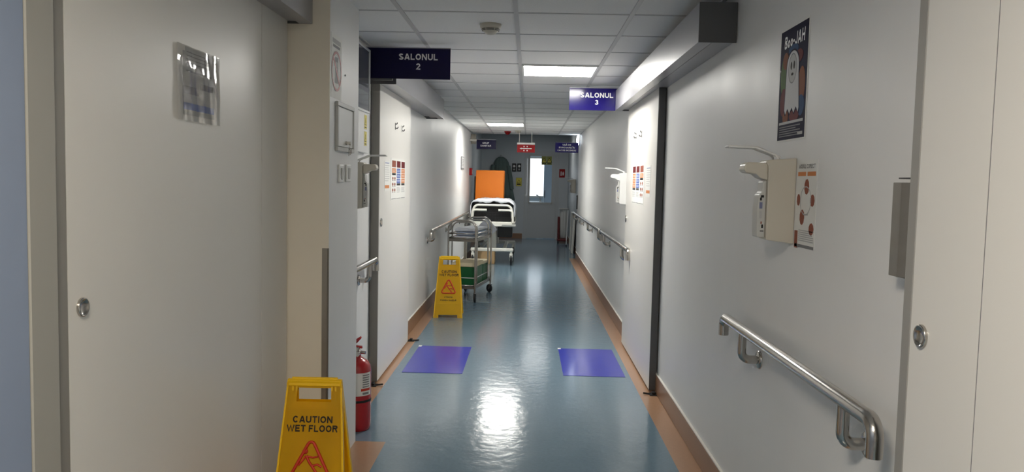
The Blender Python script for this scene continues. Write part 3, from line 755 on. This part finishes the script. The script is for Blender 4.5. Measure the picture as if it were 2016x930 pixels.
mb = MB().prism([(-.035, .468), (.03, .462), (.028, .476), (-.03, .482)], -.009, .009, 'red', FACE['F'], .002)
mb.prism([(-.035, .486), (.0, .492), (.026, .522), (.020, .532), (-.012, .51), (-.036, .50)], -.009, .009, 'red', FACE['F'], .002); mb.build('lever', t)
MB().tube([(-.02, .0, .445), (-.07, .03, .43), (-.085, .035, .35), (-.085, .035, .12)], .008, 'dark', 10, .04).build('hose', t)

# ------------------------------------------------------------------ floor mats
def floor_mat(label, x0, x1, y0, y1, a):
    t = thing('floor_mat', label, 'floor mat', T((x0+x1)/2, (y0+y1)/2, 0) @ RZ(a), 'blue adhesive floor mats')
    w, h = (x1-x0)/2, (y1-y0)/2
    MB().box(-w, w, -h, h, .0005, .0025, 'mat').build('film', t)
    MB().box(-w-.004, -w+.022, h-.035, h+.012, .0027, .0032, 'paper').build('corner_tab', t)
floor_mat('blue sticky floor mat before the left sliding door', -.908, -.461, 5.754, 6.70, 0)
floor_mat('blue sticky floor mat before the right sliding door', .281, .739, 5.785, 6.74, .004)

# ------------------------------------------------------------------ stainless linen trolley
t = thing('linen_trolley', 'stainless steel tube trolley with linen against the left wall', 'trolley', T(-.70, 9.66, 0) @ RZ(math.radians(-8.8)))
HW, HL = .163, .45
def caster(mx, r, par, wm='dark', fm='steel', name='caster'):
    c = MB(); c.box(-.016, .016, -.02, .02, r*2-.004, r*2+.006, fm, .002, 1); 
    for sg in (-1, 1): c.prism([(-.012, r*2), (.014, r*2), (.03, r*.9), (.012, r*.7), (.0, r*.9)], sg*.014-.0015, sg*.014+.0015, fm, RZ(math.pi/2) @ RX(math.pi/2) if False else FACE['L'])
    c.tube([(0, 0, r*2), (0, 0, r*2+.03)], .009, fm, 10)
    o = c.build(name, par, mx)
    W_ = MB().lathe([(r*.55, -.012), (r*.92, -.012), (r, -.007), (r, .007), (r*.92, .012), (r*.55, .012)], wm, 24, T(0, .018, r) @ RY(math.pi/2)); W_.cyl(r*.3, -.015, .015, fm, 14, T(0, .018, r) @ RY(math.pi/2))
    W_.build('wheel', o); return o
for sy in (-1, 1):
    mb = MB(); y = sy*HL
    mb.tube([(-HW, y, .135), (-HW, y, .955), (HW, y, .955), (HW, y, .135)], .0115, 'steel', 12, .10, 7); mb.build('end_hoop', t)
    y2 = sy*(HL-.13)
    MB().tube([(-HW+.012, y2, .17), (-HW+.012, y2, .93), (HW-.012, y2, .93), (HW-.012, y2, .17)], .0095, 'steel', 12, .08, 7).build('inner_hoop', t)
for (z, nm) in ((.72, 'top_tray'), (.165, 'bottom_tray')):
    mb = MB().box(-HW+.004, HW-.004, -HL+.004, HL-.004, z, z+.006, 'steel')
    for (a_, b_, c_, d_) in ((-HW+.004, HW-.004, -HL+.004, -HL+.008), (-HW+.004, HW-.004, HL-.008, HL-.004), (-HW+.004, -HW+.008, -HL+.004, HL-.004), (HW-.008, HW-.004, -HL+.004, HL-.004)): mb.box(a_, b_, c_, d_, z-.012, z+.026, 'bsteel')
    mb.tube([(-HW, -HL, z+.03), (HW, -HL, z+.03), (HW, HL, z+.03), (-HW, HL, z+.03)], .0085, 'steel', 10, closed=True); mb.build(nm, t)
MB().tube([(-HW, -HL, .80), (HW, -HL, .80), (HW, HL, .80), (-HW, HL, .80)], .0075, 'steel', 10, closed=True).build('guard_rail', t)
for sx in (-1, 1):
    for sy in (-1, 1): caster(T(sx*HW, sy*HL, 0) @ RZ(.5*sx+.4*sy), .052, t)
TM = T(-.70, 9.66, 0) @ RZ(math.radians(-8.8))
def linen(name, label, M, w, l, h, m, seed):
    rnd = random.Random(seed); b = bmesh.new(); bmesh.ops.create_cube(b, size=1)
    for v in b.verts: v.co = Vector((v.co.x*w, v.co.y*l, (v.co.z+.5)*h))
    bmesh.ops.bevel(b, geom=list(b.edges), offset=h*.42, segments=4, affect='EDGES', profile=.5)
    bmesh.ops.subdivide_edges(b, edges=[e for e in b.edges if e.calc_length() > .06], cuts=4, use_grid_fill=True)
    p1, p2 = rnd.random()*6, rnd.random()*6
    for v in b.verts: v.co.z += .006*math.sin(v.co.x*38+p1)*math.sin(v.co.y*21+p2) if v.co.z > h*.5 else 0; v.co.x += .004*math.sin(v.co.y*30+p2)
    return tag(MB().bm(b, m, True).build(name, None, M), label, 'linen', 'folded linen on the trolley')
for k, (m, w, l, h, lab) in enumerate((('sheet', .27, .74, .035, 'folded white sheet at the bottom of the pile on the trolley'), ('bluelinen', .26, .70, .04, 'folded pale blue sheet in the middle of the pile on the trolley'), ('sheet', .25, .66, .036, 'folded white sheet on top of the pile on the trolley'))):
    linen('folded_sheet', lab, TM @ T(0, .03, .7265+(0, .043, .091)[k]) @ RZ((0, .05, -.03)[k]), w, l, h, m, k)
# white cloth hanging over the trolley's right side
vs = []; fs = []; n = 12
for i in range(n+1):
    for j in range(n+1):
        u, v = i/n, j/n
        x = (u-v)*.15; z = .955-(u+v)*.155
        vs.append((.085+x, HL+.022+.012*math.sin(x*28)+.02*(1-abs(u+v-1)), z+.012*math.sin(x*20)))
for i in range(n):
    for j in range(n): fs.append((i*(n+1)+j, (i+1)*(n+1)+j, (i+1)*(n+1)+j+1, i*(n+1)+j+1))
o = MB().add(vs, fs, 'sheet', True).build('hanging_cloth', None, TM); md = o.modifiers.new('thickness', 'SOLIDIFY'); md.thickness = .004
tag(o, 'white square cloth hanging by a corner at the back of the trolley', 'cloth')
def carton(name, label, M, w, l, h, m, lid):
    t = thing(name, label, 'box', M)
    MB().box(-w/2, w/2, -l/2, l/2, 0, h, m, .004, 2).box(-w/2-.001, w/2+.001, -l/2-.001, l/2+.001, h*.42, h*.46, 'white' if m == 'green' else m).build('carton', t)
    MB().box(-w/2-.006, w/2+.006, -l/2-.006, l/2+.006, h, h+lid, 'cream' if m == 'green' else m, .012 if lid > .03 else .004, 2).build('lid', t)
    return t
carton('storage_box', 'dark green box with a cream lid on the trolley lower tray', TM @ T(.0, -.14, .1715), .28, .42, .23, 'green', .05)
carton('storage_box', 'dark green box with a cream lid at the back of the trolley lower tray', TM @ T(.0, .27, .1715), .27, .28, .22, 'green', .04)
carton('cardboard_box', 'brown cardboard box on the floor under the stretcher', T(-.72, 13.75, 0), .30, .4, .22, 'card', .02)

# ------------------------------------------------------------------ hospital stretcher
t = thing('hospital_stretcher', 'white hospital stretcher with a rumpled sheet at the far left', 'stretcher', T(-.607, 13.32, 0))
Wd, Ln = .36, 1.9
mb = MB()
mb.tube([(-Wd, 0, .715), (Wd, 0, .715), (Wd, Ln, .715), (-Wd, Ln, .715)], .02, 'wmetal', 10, closed=True)
for y in (.5, 1.0, 1.5): mb.box(-Wd, Wd, y-.02, y+.02, .70, .73, 'wmetal')
mb.build('bed_frame', t)
MB().box(-Wd+.05, Wd-.05, .06, Ln, .735, .76, 'black').build('deck', t)
mb = MB().box(-Wd+.04, Wd-.04, .012, .03, .745, .985, 'black')
for i in range(13): x = -.30+.05*i; mb.box(x-.003, x+.003, .006, .012, .75, .98, 'dark')
for i in range(6): z = .77+.04*i; mb.box(-.31, .31, .004, .010, z-.003, z+.003, 'dark')
mb.build('foot_mesh', t)
MB().box(-Wd+.02, Wd-.02, .05, .84, .96, 1.075, 'black', .03, 3).build('mattress', t)
mb = MB().box(-Wd+.03, Wd-.03, .10, .82, .7605, .95, 'black', .01, 1); mb.build('mattress_support', t)
# sheet draped over mattress with folds
vs = []; fs = []; prof = []
for k in range(41):
    s_ = k/40*2-1; a = abs(s_)
    if a < .42: prof.append((s_/.42*.235, 1.112+.006*math.cos(s_*4)))
    elif a < .72:
        ang = (a-.42)/.30*math.pi/2; prof.append((math.copysign(.235+.135*math.sin(ang), s_), 1.112-.125*(1-math.cos(ang))))
    else:
        q = (a-.72)/.28; prof.append((math.copysign(.370+.004*q, s_), .987-.16*q))
ny = 40
for j in range(-2, ny+1):
    y = -.02+.86*max(0, j)/ny
    for i, (x, z) in enumerate(prof):
        q = min(1, abs(x)/.372)
        dz = .007*math.sin(x*31+y*9)+.006*math.sin(y*23+x*17)+.004*math.sin(x*70-y*40); dx = .006*math.sin(y*26+z*12)*q**4
        if j < 0:                       # front edge tucked down over the mattress
            drop = (.028 if j == -1 else .068)*(1-q**3)*(1-.45*math.exp(-(x/.07)**2))
            vs.append((x*(1-.01*-j), y-.004-.008*math.sin(x*26), z+dz-drop))
        else: vs.append((x+dx, y, z+dz*(1 if q < .9 else .3)))
ny += 2
m_ = len(prof)
for j in range(ny):
    for i in range(m_-1): fs.append((j*m_+i, j*m_+i+1, (j+1)*m_+i+1, (j+1)*m_+i))
o = MB().add(vs, fs, 'sheet', True).build('sheet', t); md = o.modifiers.new('thickness', 'SOLIDIFY'); md.thickness = .006; o['label'] = 'rumpled white sheet with bluish folds'
MB().tube([(-.335, -.03, .80), (-.315, -.03, 1.015), (.315, -.03, 1.015), (.335, -.03, .80)], .019, 'wmetal', 12, .09, 7).build('push_bar', t)
for sg, e in ((-1, -.095), (1, .10)):
    MB().tube([(sg*.345, -.055, .72), (sg*.335, -.055, .935), (e, -.055, .935)], .019, 'wmetal', 12, .06, 7).build('push_handle', t)
MB().box(.16, .40, -.07, -.01, .655, .70, 'gmetal', .012, 2).build('bumper', t)
MB().box(-Wd-.01, Wd+.0, -.03, .03, .66, .738, 'wmetal', .01, 2).build('end_beam', t)
for sg in (-1, 1):                                                   # folded side rails
    mb = MB().tube([(sg*(Wd+.008), .25, .72), (sg*(Wd+.008), .25, .90), (sg*(Wd+.008), 1.45, .90), (sg*(Wd+.008), 1.45, .72)], .012, 'gmetal', 10, .06)
    for y in (.55, .85, 1.15): mb.tube([(sg*(Wd+.008), y, .90), (sg*(Wd+.008), y, .70)], .008, 'gmetal', 8)
    mb.tube([(sg*Wd, .4, .70), (sg*(Wd+.008), .4, .72)], .01, 'gmetal', 8); mb.build('side_rail', t)
for y in (.42, 1.45):
    MB().box(-.10, .06, y-.09, y+.09, .26, .70, 'wmetal', .015, 2).build('pillar', t)
MB().box(.08, .33, .25, .75, .46, .66, 'black', .01, 1).build('storage_tray', t)
mb = MB()
for y in (.05, 1.8): mb.box(-Wd, Wd, y-.03, y+.03, .235, .29, 'wmetal', .012, 2)
for x in (-.2, .2): mb.box(x-.03, x+.03, .05, 1.8, .24, .28, 'wmetal', .008, 1)
mb.build('base_frame', t)
for sx in (-1, 1):
    for y in (.05, 1.8):
        c = MB(); c.cyl(.022, .19, .26, 'wmetal', 14); c.box(-.028, .028, -.03, .05, .135, .20, 'wmetal', .01, 2)
        for q in (-1, 1): c.prism([(-.02, .19), (.05, .19), (.055, .09), (.03, .07), (.0, .09)], q*.026-.003, q*.026+.003, 'wmetal', FACE['L'])
        o = c.build('caster', t, T(sx*.325, y, 0))
        W_ = MB().lathe([(.05, -.014), (.088, -.014), (.095, -.008), (.095, .008), (.088, .014), (.05, .014)], 'dark', 28, T(0, .03, .095) @ RY(math.pi/2)); W_.cyl(.045, -.018, .018, 'gmetal', 18, T(0, .03, .095) @ RY(math.pi/2)); W_.build('wheel', o)
MB().lathe([(.03, -.012), (.092, -.012), (.098, 0), (.092, .012), (.03, .012)], 'gmetal', 30, T(.37, .62, .27) @ RY(math.pi/2)).build('steering_disc', t)
# orange mattress section raised upright on the stretcher
t = thing('orange_mattress', 'orange vinyl mattress section raised upright on the hospital stretcher', 'mattress', T(-.722, 14.27, .7605) @ RZ(-.16) @ RX(-.07))
b = bmesh.new(); bmesh.ops.create_cube(b, size=1)
for v in b.verts: v.co = Vector((v.co.x*.52, v.co.y*.095+.045, (v.co.z+.5)*.853))
bmesh.ops.bevel(b, geom=list(b.edges), offset=.012, segments=3, affect='EDGES', profile=.5)
MB().bm(b, 'orange').build('cover', t)
MB().box(-.285, -.261, .0, .09, .17, .74, 'black', .004, 1).build('backing_board', t)

# ------------------------------------------------------------------ far end details
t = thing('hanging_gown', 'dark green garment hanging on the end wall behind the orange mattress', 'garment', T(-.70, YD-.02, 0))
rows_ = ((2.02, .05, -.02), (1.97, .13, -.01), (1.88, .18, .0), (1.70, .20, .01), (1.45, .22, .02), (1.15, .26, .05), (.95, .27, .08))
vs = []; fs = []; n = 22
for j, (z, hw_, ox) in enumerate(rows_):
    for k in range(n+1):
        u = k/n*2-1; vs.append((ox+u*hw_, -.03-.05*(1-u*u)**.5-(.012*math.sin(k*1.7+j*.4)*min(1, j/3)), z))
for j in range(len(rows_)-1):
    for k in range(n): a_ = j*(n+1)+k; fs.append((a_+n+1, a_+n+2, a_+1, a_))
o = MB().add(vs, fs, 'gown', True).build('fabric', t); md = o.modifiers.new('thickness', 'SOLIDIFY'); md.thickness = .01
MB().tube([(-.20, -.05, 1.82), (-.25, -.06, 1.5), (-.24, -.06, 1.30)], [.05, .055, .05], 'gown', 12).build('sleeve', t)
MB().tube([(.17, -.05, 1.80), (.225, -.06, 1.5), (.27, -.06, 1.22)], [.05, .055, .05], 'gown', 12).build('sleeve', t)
MB().tube([(-.02, .018, 2.06), (-.02, -.05, 2.06), (-.02, -.06, 2.04)], .008, 'gmetal', 8, .01).build('hook', t)
def valve_panel(label, x, z):
    t = thing('gas_gauge', label, 'gauge', T(x, YD, z) @ FACE['F'], 'dark round-faced gauges on the end wall')
    MB().box(-.05, .05, -.10, .10, .0005, .03, 'black', .006, 2).build('housing', t)
    MB().lathe([(.03, .03), (.03, .034), (.026, .036), (.001, .036)], 'white', 24, T(0, .03, 0)).build('dial', t)
    MB().cyl(.022, .03, .036, 'gmetal', 18, T(0, -.05, 0)).build('knob', t)
valve_panel('left one of two dark gauges on the end wall', -.388, 1.765)
valve_panel('right one of two dark gauges on the end wall', -.262, 1.768)
def gas(mb, t): mb.rect(0, 0, .13, .195, 'yelsign', t); mb.prism([(-.045, -.02), (.045, -.02), (0, .06)], t+.0006, t+.001, 'textk'); mb.prism([(-.033, -.013), (.033, -.013), (0, .046)], t+.001, t+.0013, 'yelsign'); mb.rect(0, -.055, .09, .03, 'textk', t+.0006)
notice('warning_sign', 'yellow warning sign on the end wall below the gauges', 'sign', 'F', -.263, YD, 1.408, .145, .21, gas, 'olive')
def fireplate(mb, t):
    mb.rect(0, 0, .15, .2, 'redsign', t); mb.box(-.03, -.005, -.06, .03, t, t+.001, 'textw'); mb.prism(ell(-.018, .035, .012, .014), t, t+.001, 'textw'); mb.prism([(.02, -.05), (.045, -.05), (.05, .01), (.033, .05), (.016, .01)], t, t+.001, 'textw')
notice('fire_sign', 'small red fire extinguisher sign on the end wall right of the door', 'sign', 'F', .797, YD, 1.645, .155, .21, fireplate, 'redsign')
def hazard(mb, t): mb.prism([(-.07, -.055), (.07, -.055), (0, .07)], t, t+.0006, 'textk'); mb.prism([(-.052, -.044), (.052, -.044), (0, .05)], t+.0006, t+.001, 'yelsign'); mb.rect(0, .0, .010, .04, 'textk', t+.001); mb.rect(0, -.08, .10, .014, 'textk', t)
yg = YD+.0385
notice('hazard_sheet', 'left yellow warning sheet at the top of the end door window', 'sign', 'F', .352, yg, 1.955, .125, .215, hazard, 'olive')
notice('hazard_sheet', 'right yellow warning sheet at the top of the end door window', 'sign', 'F', .483, yg, 1.955, .125, .215, hazard, 'olive')
t = thing('wall_plaque', 'dark framed plaque on the far left wall', 'plaque', T(XL, 12.72, 1.70) @ FACE['L'])
MB().box(-.22, .22, -.10, .10, .0005, .018, 'grey', .002, 1).build('frame', t); mb = MB().rect(0, 0, .4, .165, 'lgrey', .0182)
lines(mb, -.16, .16, -.06, .06, 5, 'grey', .0189, .4); mb.build('printed_face', t)
t = thing('fire_call_point', 'red fire call point on the far left wall', 'call point', T(XL, 14.35, 1.58) @ FACE['L'])
MB().box(-.06, .06, -.065, .065, .0005, .05, 'redsign', .006, 2).build('housing', t); MB().rect(0, .0, .07, .07, 'paper', .0502).build('push_plate', t)
t = thing('wall_speaker', 'small white speaker box high on the far left wall beside the GRUP SANITAR sign', 'speaker', T(XL, 14.62, 2.18) @ FACE['L'])
MB().box(-.07, .07, -.09, .09, .0005, .09, 'ivory', .006, 2).build('housing', t)
mb = MB()
for k in range(7): mb.rect(0, -.05+.017*k, .1, .006, 'grey', .0902)
mb.build('grille', t)
t = thing('door_holder', 'black vertical strap on the right wall above the far handrail', 'strap', T(XR, 14.82, 1.06) @ FACE['R'])
MB().box(-.025, .025, -.13, .13, .0005, .022, 'black', .006, 2).build('strap', t); MB().cyl(.012, .022, .03, 'steel', 12, T(0, .11, 0)).build('pin', t)
# linen bag on a dark red stand in the right corner
t = thing('linen_bag_stand', 'grey hanging bag on a dark red stand in the far right corner', 'bag stand', T(.80, 18.6, 0))
mb = MB().box(-.13, .12, -.15, .15, .05, .11, 'maroon', .02, 2); mb.box(-.12, -.07, -.12, .12, .11, .62, 'maroon', .015, 2); mb.build('stand', t)
for sx in (-.1, .09):
    for sy in (-.12, .12): MB().lathe([(.012, -.012), (.025, -.012), (.025, .012), (.012, .012)], 'dark', 14, T(sx, sy, .025) @ RY(math.pi/2)).build('caster', t)
vs = []; fs = []; n = 48
for j, (z, s_) in enumerate(((.13, .75), (.2, .95), (.4, 1), (.6, 1), (.75, .97), (.79, 1.02))):
    for k in range(n):
        a = 2*math.pi*k/n; r = (1+.06*math.sin(a*9)*(1 if j < 5 else .3))*s_; c_, s2 = math.cos(a), math.sin(a)
        f_ = .105/max(abs(c_), abs(s2))**.6; vs.append((.02+c_*f_*r*.85, s2*f_*r*1.2, z))
for j in range(5):
    for k in range(n): l = (k+1) % n; fs.append((j*n+k, j*n+l, (j+1)*n+l, (j+1)*n+k))
mb = MB().add(vs, fs, 'frame', True); mb.add(vs[:n], [tuple(range(n))[::-1]], 'frame'); mb.build('bag', t)
MB().box(-.09, .13, -.14, .14, .785, .815, 'gmetal', .01, 2).build('lid', t)
t = thing('folded_board', 'tall pale folded board leaning on the right wall before the linen bag', 'board', T(.895, 16.3, 0) @ RY(.045))
MB().box(-.012, .012, -.45, .45, .0, .78, 'frame', .004, 2).build('panel', t)
mb = MB(); 
for y in (-.44, .44): mb.tube([(-.022, y, .01), (-.022, y, .80)], .012, 'wmetal', 10)
mb.tube([(-.022, -.44, .80), (-.022, .44, .80)], .012, 'wmetal', 10); mb.build('frame', t)
t = thing('leaning_pole', 'thin white pole leaning beside the grey linen bag', 'pole', T(.85, 17.7, 0) @ RY(.03))
MB().tube([(0, 0, .02), (0, 0, .80)], .011, 'white', 10).build('shaft', t); MB().lathe([(.015, 0), (.015, .03), (.011, .035)], 'dark', 12).build('foot', t)
# things seen through the end door's window
t = thing('cupboard', 'pale blue cupboard seen through the end door window', 'cupboard', T(.56, 21.6, 0))
MB().box(-.17, .5, -.2, .3, .0, 2.1, 'paleblue', .004, 1).build('body', t)
MB().box(-.165, .16, -.215, -.201, .05, 2.07, 'paleblue', .003, 1).build('door', t); MB().box(-.15, -.135, -.235, -.216, 1.0, 1.2, 'alup', .003, 1).build('handle', t)
t = thing('bench', 'pale bench under the bright window beyond the end door', 'bench', T(-.1, 23.4, 0))
MB().box(-.8, .46, -.3, .45, .78, .84, 'paleblue', .01, 2).build('bench_top', t)
for sx in (-.75, .4): MB().box(sx-.03, sx+.03, -.25, .4, 0, .78, 'paleblue', .004, 1).build('leg', t)
t = thing('water_tap', 'small curved tap below the bright window beyond the end door', 'tap', T(.33, 23.3, .84))
MB().tube([(0, 0, 0), (0, 0, .12), (-.12, 0, .20)], .02, 'gmetal', 10, .05).build('spout', t); MB().lathe([(.04, 0), (.04, .02), (.02, .03)], 'gmetal', 16).build('base', t)
